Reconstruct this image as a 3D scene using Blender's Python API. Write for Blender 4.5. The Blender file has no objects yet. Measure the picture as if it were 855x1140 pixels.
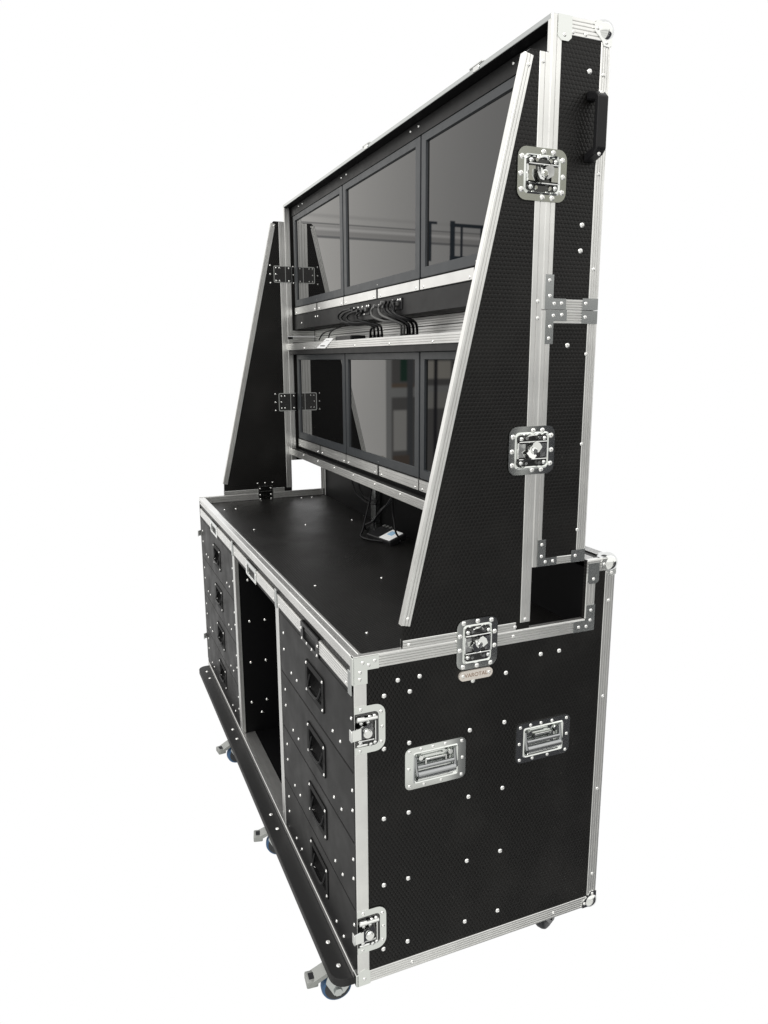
import bpy, bmesh, math, random
from mathutils import Vector, Matrix
random.seed(4)
S = bpy.context.scene
COL = S.collection

# ------------------------------------------------------------------ camera
cd = bpy.data.cameras.new("camera"); cam = bpy.data.objects.new("camera", cd); COL.objects.link(cam)
HA, EL, RO = 2.7439, -0.2056, -0.0049
fw = Vector((math.cos(EL)*math.cos(HA), math.cos(EL)*math.sin(HA), math.sin(EL)))
rt = Vector((math.sin(HA), -math.cos(HA), 0)); up = rt.cross(fw)
r2 = rt*math.cos(RO)+up*math.sin(RO); u2 = -rt*math.sin(RO)+up*math.cos(RO)
M = Matrix((r2, u2, -fw)).transposed().to_4x4(); M.translation = Vector((1.3817, -0.5076, 1.5767))
cam.matrix_world = M
cd.sensor_fit = 'VERTICAL'; cd.sensor_height = 24; cd.lens = 819.64/1140*24
cd.clip_start = 0.02; cd.clip_end = 200
S.camera = cam
S.render.resolution_x = 768; S.render.resolution_y = 1024

# ------------------------------------------------------------------ world: white studio backdrop, workshop behind and beside the camera
W = bpy.data.worlds.new("World"); S.world = W; W.use_nodes = True
nt = W.node_tree; N = nt.nodes; Lk = nt.links; N.clear()
def nn(t, **k):
    n = N.new(t)
    for a, b in k.items(): setattr(n, a, b)
    return n
def con(v, s):
    if isinstance(v, (int, float)): s.default_value = v
    elif isinstance(v, tuple): s.default_value = v
    else: Lk.new(v, s)
def ma(op, a, b=0.0, c=None, clamp=False):
    n = nn('ShaderNodeMath', operation=op, use_clamp=clamp); con(a, n.inputs[0]); con(b, n.inputs[1])
    if c is not None: con(c, n.inputs[2])
    return n.outputs[0]
def sm(v, lo, hi, a=0.0, b=1.0):
    if hi < lo: lo, hi, a, b = hi, lo, b, a
    n = nn('ShaderNodeMapRange', interpolation_type='SMOOTHSTEP'); con(v, n.inputs[0])
    n.inputs[1].default_value = lo; n.inputs[2].default_value = hi; n.inputs[3].default_value = a; n.inputs[4].default_value = b
    return n.outputs[0]
def mixc(f, a, b):
    n = nn('ShaderNodeMix', data_type='RGBA'); con(f, n.inputs[0])
    for v, i in ((a, 6), (b, 7)):
        if isinstance(v, tuple): n.inputs[i].default_value = v if len(v) == 4 else v+(1,)
        else: Lk.new(v, n.inputs[i])
    return n.outputs[2]
tc = nn('ShaderNodeTexCoord'); sp = nn('ShaderNodeSeparateXYZ'); Lk.new(tc.outputs['Generated'], sp.inputs[0])
dx, dy, dz = sp.outputs
edge = ma('SUBTRACT', dy, ma('MULTIPLY', dx, 0.22))
white = ma('MULTIPLY', ma('MULTIPLY', sm(edge, -.02, .02), sm(dx, .02, .25, 1, 0)), sm(dz, -.93, -.86))
ndx = ma('MULTIPLY', dx, -1.0); ndx = ma('MAXIMUM', ndx, .02)
ga = ma('DIVIDE', ma('MULTIPLY', dy, -1.0), ndx); gb = ma('DIVIDE', dz, ndx)      # gnomonic: across, up
def rect(a0, a1, b0, b1, s=.0025):
    m = ma('MULTIPLY', sm(ga, a0-s, a0+s), sm(ga, a1-s, a1+s, 1, 0))
    return ma('MULTIPLY', m, ma('MULTIPLY', sm(gb, b0-s, b0+s), sm(gb, b1-s, b1+s, 1, 0)))
fr = sm(dx, -.35, -.2, 1, 0)                       # only the part the screens mirror
nz = nn('ShaderNodeTexNoise'); nz.inputs['Scale'].default_value = 3.0; Lk.new(tc.outputs['Generated'], nz.inputs['Vector'])
room = mixc(sm(dz, -.75, .5), (.50, .50, .51, 1), (1.15, 1.13, 1.10, 1))
# unseen bright overhead strips and dark gaps, added to give the chrome contrast
strip = ma('MULTIPLY', sm(ma('SINE', ma('MULTIPLY', ma('DIVIDE', dx, ma('MAXIMUM', dz, .15)), 5.0)), .55, .75), sm(dz, .3, .45))
room = mixc(strip, room, (2.2, 2.2, 2.1, 1))
pdx = ma('MAXIMUM', dx, .02); ya = ma('DIVIDE', dy, pdx); za = ma('DIVIDE', dz, pdx)     # the side of the room the case's end mirrors
bright = ma('MULTIPLY', sm(dx, .1, .3), sm(ya, .56, .53))
room = mixc(bright, room, (.90, .90, .86, 1))
room = mixc(ma('MULTIPLY', sm(dx, .1, .3), sm(za, .12, .35)), room, (1.25, 1.24, 1.20, 1))
dark = ma('MULTIPLY', ma('MULTIPLY', sm(dx, .1, .3), sm(ya, .535, .56)), sm(za, .14, .06))
room = mixc(dark, room, (.05, .05, .055, 1))
for y0, y1, z0, z1 in ((.66, .668, -.2, .1), (.86, .9, -.9, .1), (.55, 1.2, -.53, -.52)):
    k = ma('MULTIPLY', ma('MULTIPLY', sm(ya, y0-.004, y0), sm(ya, y1+.004, y1)), ma('MULTIPLY', sm(za, z0-.004, z0), sm(za, z1+.004, z1)))
    room = mixc(ma('MULTIPLY', k, sm(dx, .1, .3)), room, (1.1, 1.1, 1.05, 1))
olive = ma('MULTIPLY', ma('MULTIPLY', sm(dx, .1, .3), sm(ya, .60, .61)), ma('MULTIPLY', sm(za, .14, .16), sm(za, .36, .33)))
room = mixc(ma('MULTIPLY', olive, sm(ya, .83, .80)), room, (.38, .375, .32, 1))
for z0, z1 in ((.02, .06), (-.36, -.33), (-.72, -.70)):
    k = ma('MULTIPLY', ma('MULTIPLY', sm(za, z0-.01, z0), sm(za, z1+.01, z1)), ma('MULTIPLY', sm(dx, .1, .3), sm(ya, .55, .50)))
    room = mixc(k, room, (.35, .34, .33, 1))
wall = mixc(sm(ga, .28, .62), (2.05, 2.0, 1.9, 1), (1.5, 1.48, 1.44, 1))
wall = mixc(ma('MULTIPLY', nz.outputs[0], .5), wall, (1.3, 1.28, 1.25, 1))
wall = mixc(sm(gb, .02, -.12), wall, (1.65, 1.62, 1.55, 1))
wall = mixc(sm(gb, -.17, -.24), wall, (.95, .94, .91, 1))
wall = mixc(rect(0, 2, .1625, .1765, .003), wall, (1.25, 1.22, 1.18, 1))     # pipe
wall = mixc(rect(0, 2, .1700, .1740, .002), wall, (1.9, 1.86, 1.8, 1))
wall = mixc(rect(0, 2, .1600, .1632, .0012), wall, (.7, .7, .7, 1))
wall = mixc(rect(0, 2, .1775, .1795, .0008), wall, (.9, .89, .87, 1))
wall = mixc(rect(0, 2, .187, .190, .003), wall, (1.45, 1.42, 1.37, 1))
D = (.10, .13, .16, 1)
for r in ((.488, .505, .188, .1915), (.490, .496, .137, .19), (.526, .534, .137, .194), (.526, .70, .186, .191), (.543, .547, .14, .188), (.576, .580, .14, .188), (.61, .614, .14, .188), (.526, .6, .137, .146), (.61, .8, .137, .142)):
    wall = mixc(rect(*r, .0012), wall, D)
# storage rack low down
low = rect(.425, .80, -.6, .03)
wall = mixc(low, wall, (.30, .29, .28, 1))
for r, c in (((.436, .458, -.135, -.075), (.95, .93, .88)), ((.43, .8, -.056, -.040), (.70, .70, .68)), ((.43, .47, -.042, -.036), (.38, .29, .22)),
             ((.447, .462, -.033, .02), (.05, .13, .09)), ((.425, .433, -.6, .03), (.70, .70, .68)), ((.458, .468, -.6, .03), (.20, .21, .22)),
             ((.435, .462, -.16, -.142), (.27, .21, .17)), ((.475, .60, -.074, -.050), (.75, .73, .68)), ((.49, .53, -.030, -.004), (.95, .9, .8)), ((.54, .60, -.045, -.01), (.30, .32, .35)),
             ((.502, .508, -.6, .03), (.06, .06, .07)), ((.38, .42, -.152, -.142), (.62, .5, .36))):
    wall = mixc(rect(*r), wall, c)
vs = nn('ShaderNodeVectorMath', operation='SCALE'); Lk.new(wall, vs.inputs[0]); vs.inputs['Scale'].default_value = .70
room = mixc(ma('MULTIPLY', fr, sm(gb, .8, .5)), room, vs.outputs[0])
bgc = mixc(white, room, (1.0, 1.0, 1.0, 1))
bg = nn('ShaderNodeBackground'); Lk.new(bgc, bg.inputs[0]); bg.inputs[1].default_value = 1.0
out = nn('ShaderNodeOutputWorld'); Lk.new(bg.outputs[0], out.inputs[0])

def area(name, loc, target, size, energy, col=(1, 1, 1)):
    l = bpy.data.lights.new(name, 'AREA'); l.shape = 'RECTANGLE'; l.size, l.size_y = size; l.energy = energy; l.color = col
    o = bpy.data.objects.new(name, l); COL.objects.link(o); o.location = loc
    o.rotation_euler = (Vector(target)-Vector(loc)).to_track_quat('-Z', 'Y').to_euler(); return o
area("added_glint_light", (0.6, -1.6, 3.6), (-0.6, 0.3, 1.0), (2.4, 0.5), 45, (1, .97, .93))  # unseen area lamp, added for glints on near edges and chrome

S.render.engine = 'CYCLES'
S.view_settings.view_transform = 'Standard'; S.view_settings.look = 'None'
S.view_settings.exposure = 0; S.view_settings.gamma = 1
S.cycles.max_bounces = 8; S.cycles.glossy_bounces = 6

# ------------------------------------------------------------------ materials
def newmat(name):
    m = bpy.data.materials.new(name); m.use_nodes = True
    return m, m.node_tree, m.node_tree.nodes['Principled BSDF']
def simple(name, c, rough=.5, metal=0., spec=.5, noise=0., nscale=60., bump=0.):
    m, t, b = newmat(name)
    b.inputs['Base Color'].default_value = c+(1,); b.inputs['Roughness'].default_value = rough
    b.inputs['Metallic'].default_value = metal; b.inputs['Specular IOR Level'].default_value = spec
    if noise or bump:
        g = t.nodes.new('ShaderNodeNewGeometry'); n = t.nodes.new('ShaderNodeTexNoise'); n.inputs['Scale'].default_value = nscale; n.inputs['Detail'].default_value = 5
        t.links.new(g.outputs['Position'], n.inputs['Vector'])
        if noise:
            r = t.nodes.new('ShaderNodeMapRange'); t.links.new(n.outputs[0], r.inputs[0]); r.inputs[1].default_value = .3; r.inputs[2].default_value = .7
            r.inputs[3].default_value = rough-noise; r.inputs[4].default_value = rough+noise; t.links.new(r.outputs[0], b.inputs['Roughness'])
        if bump:
            bp = t.nodes.new('ShaderNodeBump'); bp.inputs['Strength'].default_value = bump; bp.inputs['Distance'].default_value = .002
            t.links.new(n.outputs[0], bp.inputs['Height']); t.links.new(bp.outputs[0], b.inputs['Normal'])
    return m
def hexmat(name, axes, pitch=.0095, base=(.0050, .0047, .0045), rough=.36, spec=.27, strength=.42):
    """black laminate with an embossed hexagon grid, axes = which two world axes span the board"""
    m, t, b = newmat(name); nd, lk = t.nodes, t.links
    g = nd.new('ShaderNodeNewGeometry'); s = nd.new('ShaderNodeSeparateXYZ'); lk.new(g.outputs['Position'], s.inputs[0])
    def mth(op, a, c=0.0):
        n = nd.new('ShaderNodeMath'); n.operation = op
        for v, i in ((a, 0), (c, 1)):
            if isinstance(v, (int, float)): n.inputs[i].default_value = v
            else: lk.new(v, n.inputs[i])
        return n.outputs[0]
    px = mth('DIVIDE', s.outputs[axes[0]], pitch); py = mth('DIVIDE', s.outputs[axes[1]], pitch)
    R3 = 1.7320508
    def cell(ox, oy):
        x = mth('SUBTRACT', mth('FRACT', mth('ADD', px, ox+100)), .5)
        y = mth('MULTIPLY', mth('SUBTRACT', mth('FRACT', mth('DIVIDE', mth('ADD', py, oy+100*R3), R3)), .5), R3)
        x = mth('ABSOLUTE', x); y = mth('ABSOLUTE', y)
        return mth('MAXIMUM', x, mth('ADD', mth('MULTIPLY', x, .5), mth('MULTIPLY', y, .8660254)))
    d = mth('MINIMUM', cell(0, 0), cell(.5, .8660254))
    r = nd.new('ShaderNodeMapRange'); r.interpolation_type = 'SMOOTHSTEP'; lk.new(d, r.inputs[0])
    r.inputs[1].default_value = .22; r.inputs[2].default_value = .50; r.inputs[3].default_value = 1; r.inputs[4].default_value = 0
    n = nd.new('ShaderNodeTexNoise'); n.inputs['Scale'].default_value = 240; n.inputs['Detail'].default_value = 3; lk.new(g.outputs['Position'], n.inputs['Vector'])
    n2 = nd.new('ShaderNodeTexNoise'); n2.inputs['Scale'].default_value = 6; n2.inputs['Detail'].default_value = 6; lk.new(g.outputs['Position'], n2.inputs['Vector'])
    h = mth('ADD', r.outputs[0], mth('MULTIPLY', n.outputs[0], .35))
    bp = nd.new('ShaderNodeBump'); bp.inputs['Strength'].default_value = strength; bp.inputs['Distance'].default_value = .0012
    lk.new(h, bp.inputs['Height']); lk.new(bp.outputs[0], b.inputs['Normal'])
    rr = nd.new('ShaderNodeMapRange'); lk.new(n2.outputs[0], rr.inputs[0]); rr.inputs[1].default_value = .3; rr.inputs[2].default_value = .7
    rr.inputs[3].default_value = rough-.05; rr.inputs[4].default_value = rough+.07; lk.new(rr.outputs[0], b.inputs['Roughness'])
    b.inputs['Specular IOR Level'].default_value = spec
    # dust specks, faint handling scuffs
    n3 = nd.new('ShaderNodeTexNoise'); n3.inputs['Scale'].default_value = 420; n3.inputs['Detail'].default_value = 2; lk.new(g.outputs['Position'], n3.inputs['Vector'])
    mp = nd.new('ShaderNodeMapping'); mp.inputs['Scale'].default_value = (30, 30, 30); mp.inputs['Rotation'].default_value = (.5, .7, .3); lk.new(g.outputs['Position'], mp.inputs[0])
    mp2 = nd.new('ShaderNodeMapping'); mp2.inputs['Scale'].default_value = (.12, 5, 5); lk.new(mp.outputs[0], mp2.inputs[0])
    n4 = nd.new('ShaderNodeTexNoise'); n4.inputs['Scale'].default_value = 1; n4.inputs['Detail'].default_value = 3; lk.new(mp2.outputs[0], n4.inputs['Vector'])
    q1 = nd.new('ShaderNodeMapRange'); lk.new(n3.outputs[0], q1.inputs[0]); q1.inputs[1].default_value = .70; q1.inputs[2].default_value = .76
    q2 = nd.new('ShaderNodeMapRange'); lk.new(n4.outputs[0], q2.inputs[0]); q2.inputs[1].default_value = .70; q2.inputs[2].default_value = .78; q2.inputs[4].default_value = .6
    q3 = nd.new('ShaderNodeMapRange'); lk.new(n2.outputs[0], q3.inputs[0]); q3.inputs[1].default_value = .48; q3.inputs[2].default_value = .68; q3.inputs[4].default_value = .10
    mk = mth('MINIMUM', mth('ADD', mth('ADD', q1.outputs[0], q2.outputs[0]), q3.outputs[0]), 1.0)
    mx = nd.new('ShaderNodeMix'); mx.data_type = 'RGBA'; lk.new(mk, mx.inputs[0]); mx.inputs[6].default_value = base+(1,); mx.inputs[7].default_value = (.045, .043, .040, 1)
    lk.new(mx.outputs[2], b.inputs['Base Color'])
    return m
def alumat(name, base=.92, rough=.30, axis=2):
    m, t, b = newmat(name); nd, lk = t.nodes, t.links
    g = nd.new('ShaderNodeNewGeometry'); mp = nd.new('ShaderNodeMapping'); lk.new(g.outputs['Position'], mp.inputs[0])
    sc = [620, 620, 620]; sc[axis] = 3; mp.inputs['Scale'].default_value = sc
    n = nd.new('ShaderNodeTexNoise'); n.inputs['Scale'].default_value = 1; n.inputs['Detail'].default_value = 4; lk.new(mp.outputs[0], n.inputs['Vector'])
    n2 = nd.new('ShaderNodeTexNoise'); n2.inputs['Scale'].default_value = 9; n2.inputs['Detail'].default_value = 5; lk.new(g.outputs['Position'], n2.inputs['Vector'])
    r = nd.new('ShaderNodeMapRange'); lk.new(n.outputs[0], r.inputs[0]); r.inputs[1].default_value = .25; r.inputs[2].default_value = .75; r.inputs[3].default_value = rough-.03; r.inputs[4].default_value = rough+.05
    lk.new(r.outputs[0], b.inputs['Roughness'])
    c = nd.new('ShaderNodeValToRGB'); lk.new(n2.outputs[0], c.inputs[0]); c.color_ramp.elements[0].position = .3; c.color_ramp.elements[1].position = .7
    c.color_ramp.elements[0].color = (base*.86, base*.86, base*.85, 1); c.color_ramp.elements[1].color = (base, base, base*.985, 1)
    lk.new(c.outputs[0], b.inputs['Base Color']); b.inputs['Metallic'].default_value = .92
    bp = nd.new('ShaderNodeBump'); bp.inputs['Strength'].default_value = .012; bp.inputs['Distance'].default_value = .001; lk.new(n.outputs[0], bp.inputs['Height']); lk.new(bp.outputs[0], b.inputs['Normal'])
    return m
H_YZ = hexmat("black_hex_board_side", (1, 2)); H_XZ = hexmat("black_hex_board_front", (0, 2)); H_XY = hexmat("black_hex_board_flat", (0, 1), rough=.36)
DRAW = simple("black_satin_front", (.010, .010, .0105), .40, spec=.13, noise=.06, nscale=12, bump=.08)
DARK = simple("black_interior", (.0035, .0035, .004), .5, spec=.10)
PLAS = simple("black_plastic", (.010, .010, .011), .33, spec=.25, noise=.05)
BEZ = simple("graphite_bezel", (.026, .030, .035), .38, noise=.04, nscale=30)
BAND = simple("charcoal_panel", (.012, .012, .0125), .45, spec=.26, noise=.05, nscale=20)
ALX = alumat("aluminium_x", axis=0); ALY = alumat("aluminium_y", axis=1); ALZ = alumat("aluminium_z", axis=2)
AL = [ALX, ALY, ALZ]
ALG = simple('shaded_groove', (.52, .52, .51), .42, .9)  # darker aluminium: the shade of the grooves put into the colour
ZINC = simple("zinc_plate", (.72, .74, .72), .085, 1.0)
ZINCD = simple("dull_zinc_bracket", (.52, .54, .54), .22, 1.0)
CHR = simple("polished_chrome", (.80, .81, .80), .10, 1.0, noise=.04, nscale=50)
CHRD = simple("dark_chrome", (.10, .10, .10), .2, 1.0, noise=.04, nscale=50)
RIV = simple("steel_rivet", (.90, .90, .89), .25, 1.0)
CABL = simple("black_cable", (.006, .006, .007), .35, spec=.25)
CABG = simple("grey_cable", (.10, .10, .10), .32)
BLUE = simple("blue_rubber_tread", (.035, .10, .21), .5, bump=.2, nscale=300)
PAPER = simple("white_label", (.78, .79, .80), .6)
PAPB = simple("pale_blue_print", (.30, .48, .66), .6)
PRNT = simple("grey_print", (.12, .12, .12), .6)
PLATE = simple("brushed_nameplate", (.86, .80, .74), .35, .55, noise=.05)
BRN = simple("brown_print", (.22, .12, .07), .5)
m, t, b = newmat("screen_glass"); b.inputs['Base Color'].default_value = (.003, .003, .0032, 1); b.inputs['Roughness'].default_value = .012; b.inputs['IOR'].default_value = 1.72
GLASS = m

# ------------------------------------------------------------------ mesh helpers
WORLD = {}
ID = Matrix.Identity(4)
def root(name, loc, label, cat, group=None):
    o = bpy.data.objects.new(name, None); COL.objects.link(o); o.location = loc; o.empty_display_size = .05
    o['label'] = label; o['category'] = cat
    if group: o['group'] = group
    WORLD[o] = Matrix.Translation(loc); return o
def link(name, me, parent=None, Mw=ID, label=None):
    o = bpy.data.objects.new(name, me); COL.objects.link(o); WORLD[o] = Mw.copy()
    if parent is not None:
        o.parent = parent; o.matrix_basis = WORLD[parent].inverted() @ Mw
    else: o.matrix_basis = Mw
    if label: o['label'] = label
    return o
class MB:
    def __init__(s): s.bm = bmesh.new()
    def box(s, x0, x1, y0, y1, z0, z1, bev=0.0, seg=1):
        r = bmesh.ops.create_cube(s.bm, size=1)
        c = Vector(((x0+x1)/2, (y0+y1)/2, (z0+z1)/2)); d = (abs(x1-x0), abs(y1-y0), abs(z1-z0))
        for v in r['verts']: v.co = Vector((v.co.x*d[0], v.co.y*d[1], v.co.z*d[2]))+c
        if bev:
            es = list({e for v in r['verts'] for e in v.link_edges})
            bmesh.ops.bevel(s.bm, geom=es, offset=bev, segments=seg, affect='EDGES', profile=.5)
        return s
    def prism(s, pts, A, B, bev=0.0):
        """pts 3-D outline, extruded by vector B-A"""
        d = Vector(B)-Vector(A)
        v0 = [s.bm.verts.new(Vector(p)) for p in pts]; v1 = [s.bm.verts.new(Vector(p)+d) for p in pts]
        n = len(pts); fs = [s.bm.faces.new(v0), s.bm.faces.new(v1[::-1])]
        for i in range(n): fs.append(s.bm.faces.new((v0[i], v1[i], v1[(i+1) % n], v0[(i+1) % n])))
        return s
    def cyl(s, p0, p1, r0, r1=None, n=16, caps=True):
        p0, p1 = Vector(p0), Vector(p1); r1 = r0 if r1 is None else r1
        q = (p1-p0).to_track_quat('Z', 'Y').to_matrix()
        a = []; b_ = []
        for i in range(n):
            t = 2*math.pi*i/n; e = q @ Vector((math.cos(t), math.sin(t), 0))
            a.append(s.bm.verts.new(p0+e*r0)); b_.append(s.bm.verts.new(p1+e*r1))
        for i in range(n): s.bm.faces.new((a[i], a[(i+1) % n], b_[(i+1) % n], b_[i]))
        if caps: s.bm.faces.new(a[::-1]); s.bm.faces.new(b_)
        return s
    def lathe(s, prof, n=14, c=(0, 0, 0), axis='Z'):
        """prof [(r,h)], revolved about local Z at c"""
        rings = []
        for r, h in prof:
            if r < 1e-6: rings.append([s.bm.verts.new(Vector(c)+Vector((0, 0, h)))]); continue
            rings.append([s.bm.verts.new(Vector(c)+Vector((r*math.cos(2*math.pi*i/n), r*math.sin(2*math.pi*i/n), h))) for i in range(n)])
        for a, b_ in zip(rings, rings[1:]):
            for i in range(n):
                j = (i+1) % n
                q = [a[i % len(a)], a[j % len(a)], b_[j % len(b_)], b_[i % len(b_)]]
                q = list(dict.fromkeys(q))
                if len(q) > 2: s.bm.faces.new(q)
        return s
    def tube(s, pts, r, n=8):
        pts = [Vector(p) for p in pts]
        rings = []; prev = None
        for i, p in enumerate(pts):
            t = (pts[min(i+1, len(pts)-1)]-pts[max(i-1, 0)]).normalized()
            if prev is None: a = t.orthogonal().normalized()
            else: a = (prev-t*prev.dot(t)).normalized()
            prev = a; b_ = t.cross(a)
            rings.append([s.bm.verts.new(p+a*(r*math.cos(2*math.pi*k/n))+b_*(r*math.sin(2*math.pi*k/n))) for k in range(n)])
        for a, b_ in zip(rings, rings[1:]):
            for k in range(n): s.bm.faces.new((a[k], a[(k+1) % n], b_[(k+1) % n], b_[k]))
        s.bm.faces.new(rings[0][::-1]); s.bm.faces.new(rings[-1]); return s
    def ring(s, outer, inner, c0, c1):
        """plate with a hole: two loops of (a,b), same count, between heights c0,c1"""
        n = len(outer)
        f = lambda L, c: [s.bm.verts.new(Vector((a, b_, c))) for a, b_ in L]
        o0, o1, i0, i1 = f(outer, c0), f(outer, c1), f(inner, c0), f(inner, c1)
        for k in range(n):
            j = (k+1) % n
            s.bm.faces.new((o1[k], o1[j], i1[j], i1[k])); s.bm.faces.new((o0[k], i0[k], i0[j], o0[j]))
            s.bm.faces.new((o0[k], o0[j], o1[j], o1[k])); s.bm.faces.new((i0[k], i1[k], i1[j], i0[j]))
        return s
    def loft(s, loops, close_last=True, close_first=False):
        """loops of 3-D points with equal count"""
        L = [[s.bm.verts.new(Vector(p)) for p in l] for l in loops]
        for a, b_ in zip(L, L[1:]):
            n = len(a)
            for k in range(n): s.bm.faces.new((a[k], a[(k+1) % n], b_[(k+1) % n], b_[k]))
        if close_last: s.bm.faces.new(L[-1])
        if close_first: s.bm.faces.new(L[0][::-1])
        return s
    def mesh(s, name, mat, smooth=None):
        bmesh.ops.recalc_face_normals(s.bm, faces=s.bm.faces)
        me = bpy.data.meshes.new(name); s.bm.to_mesh(me); s.bm.free()
        me.materials.append(mat)
        if smooth:
            me.polygons.foreach_set('use_smooth', [True]*len(me.polygons))
            me.set_sharp_from_angle(angle=math.radians(smooth))
        return me
    def obj(s, name, mat, parent=None, Mw=ID, smooth=None, label=None):
        return link(name, s.mesh(name, mat, smooth), parent, Mw, label)
def rrect(w, h, r, n=5, cx=0, cy=0):
    out = []
    for sx, sy, a0 in ((1, 1, 0), (-1, 1, 90), (-1, -1, 180), (1, -1, 270)):
        for k in range(n+1):
            a = math.radians(a0+90*k/n); out.append((cx+sx*(w/2-r)+r*math.cos(a), cy+sy*(h/2-r)+r*math.sin(a)))
    return out
def up3(L, c): return [(a, b_, c) for a, b_ in L]
def spline(pts, k=6):
    P = [Vector(p) for p in pts]; P = [P[0]]+P+[P[-1]]; out = []
    for i in range(1, len(P)-2):
        for j in range(k):
            t = j/k; a, b_, c, d = P[i-1], P[i], P[i+1], P[i+2]
            out.append(.5*((2*b_)+(c-a)*t+(2*a-5*b_+4*c-d)*t*t+(3*b_-a-3*c+d)*t**3))
    out.append(P[-2]); return out
def boolcut(o, boxes):
    """cut box openings out of a board, result baked into its own mesh"""
    mb = MB()
    for bx in boxes: mb.box(*bx)
    c = mb.obj('cut', DARK); md = o.modifiers.new('b', 'BOOLEAN'); md.object = c; md.operation = 'DIFFERENCE'; md.solver = 'EXACT'
    bpy.context.view_layer.update(); dg = bpy.context.evaluated_depsgraph_get()
    me = bpy.data.meshes.new_from_object(o.evaluated_get(dg)); o.modifiers.clear(); o.data = me
    bpy.data.objects.remove(c)

# local frames: a across, b up, c out of the face
def F_side(y, z, x=0.0): return Matrix(((0, 0, 1, x), (1, 0, 0, y), (0, 1, 0, z), (0, 0, 0, 1)))        # faces +x, a=+y
def F_far(y, z, x): return Matrix(((0, 0, -1, x), (-1, 0, 0, y), (0, 1, 0, z), (0, 0, 0, 1)))             # faces -x
def F_front(x, z, y=0.0): return Matrix(((1, 0, 0, x), (0, 0, -1, y), (0, 1, 0, z), (0, 0, 0, 1)))      # faces -y, a=+x
def F_top(x, y, z): return Matrix(((1, 0, 0, x), (0, 1, 0, y), (0, 0, 1, z), (0, 0, 0, 1)))

mbr = MB(); mbr.lathe([(0, .0012), (.0019, .0012), (.0025, .0027), (.0042, .0023), (.0057, .0006), (.0060, -.0004)], 14)
RIVET = mbr.mesh('rivet', RIV, 50)
mbr = MB(); mbr.lathe([(0, .0012), (.0014, .0012), (.0018, .0020), (.0030, .0018), (.0042, .0004), (.0044, -.0003)], 12)
RIVET_S = mbr.mesh('rivet', RIV, 50)
def rivet(parent, Mw, small=False): return link('rivet', RIVET_S if small else RIVET, parent, Mw)
def T(a, b, c=0): return Matrix.Translation((a, b, c))

def rail(name, p0, p1, w, n, width, t=.0018, ribs=4, parent=None, mat=None, label=None, lips=None):
    """extruded aluminium strip from p0 to p1: base edge runs on p0-p1, spreads along w, stands out along n, with ribs"""
    p0, p1, w, n = Vector(p0), Vector(p1), Vector(w).normalized(), Vector(n).normalized()
    prof = [(0, 0), (0, t*.55), (.0009, t)]
    for i in range(1, ribs+1):
        u = width*i/(ribs+1)
        prof += [(u-.0013, t), (u-.0006, t-.0014), (u+.0006, t-.0014), (u+.0013, t)]
    prof += [(width-.0009, t), (width, t*.55), (width, 0)]
    pts = [p0+w*a+n*b_ for a, b_ in prof]
    if mat is None:
        d = p1-p0; mat = AL[max(range(3), key=lambda i: abs(d[i]))]
    m_ = MB(); m_.prism(pts, p0, p1); o = m_.obj(name, mat, parent, label=label)
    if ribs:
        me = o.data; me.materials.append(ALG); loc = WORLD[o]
        for f in me.polygons:                      # groove floors take a darker colour in place of the shade inside them
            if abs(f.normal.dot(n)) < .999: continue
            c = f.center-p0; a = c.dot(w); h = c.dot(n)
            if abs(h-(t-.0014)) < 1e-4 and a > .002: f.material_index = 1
    return o

X, Y, Z = Vector((1, 0, 0)), Vector((0, 1, 0)), Vector((0, 0, 1))
# principal sizes (metres)
L = 2.034; DP = .685; ZB = .13; ZT = .952; WT = .922; ZN = 1.0987; ZM = 1.6785; ZTOP = 2.251; YF = .4436; YB = .589; RY = .607
TH = .011; XI = -L+TH         # inner plane of the far side

# ================================================================== base cabinet
base = root('drawer_workbench_case', (-L/2, DP/2, 0), 'black flight-case workbench on blue-tyred castors, with drawers and steel edging', 'flight case')
def yz(pts, x0, x1, mat, name, parent, label=None):
    m_ = MB(); m_.prism([(x0, y, z) for y, z in pts], (x0, 0, 0), (x1, 0, 0)); return m_.obj(name, mat, parent, label=label)
side_out = [(0.001, ZB), (DP-.001, ZB), (DP-.001, ZN-.001), (RY-.006, ZN-.001), (RY-.006, ZT-.001), (0.001, ZT-.001)]
near = yz(side_out, -TH, 0, H_YZ, 'side_panel', base)
far = yz(side_out, -L, -L+TH, H_YZ, 'side_panel', base)
HND = [(.199, .6605), (.494, .658)]
boolcut(near, [(-.03, .02, y-.055, y+.055, z-.036, z+.036) for y, z in HND])
MB().box(-L+TH, -TH, DP-TH, DP-.001, ZB, ZN-.001).obj('back_panel', H_XZ, base)
MB().box(-L+TH, -TH, RY, RY+.009, .15, ZN-.02).obj('inner_back_panel', DARK, base)
MB().box(-L+TH, -TH, RY+.009, DP-TH, ZN-.012, ZN-.001).obj('service_channel_lid', H_XY, base)
MB().box(-L+TH, -TH, .003, RY, WT-.012, WT, .0006).obj('worktop', H_XY, base)
MB().box(-L+TH, -TH, .004, DP-TH, ZB+.001, ZB+.014).obj('bottom_panel', DARK, base)
for x in (-1.275, -.642):
    MB().box(x-.012, x+.012, .006, RY-.002, ZB+.0145, WT-.0125).obj('divider', DARK, base)
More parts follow.
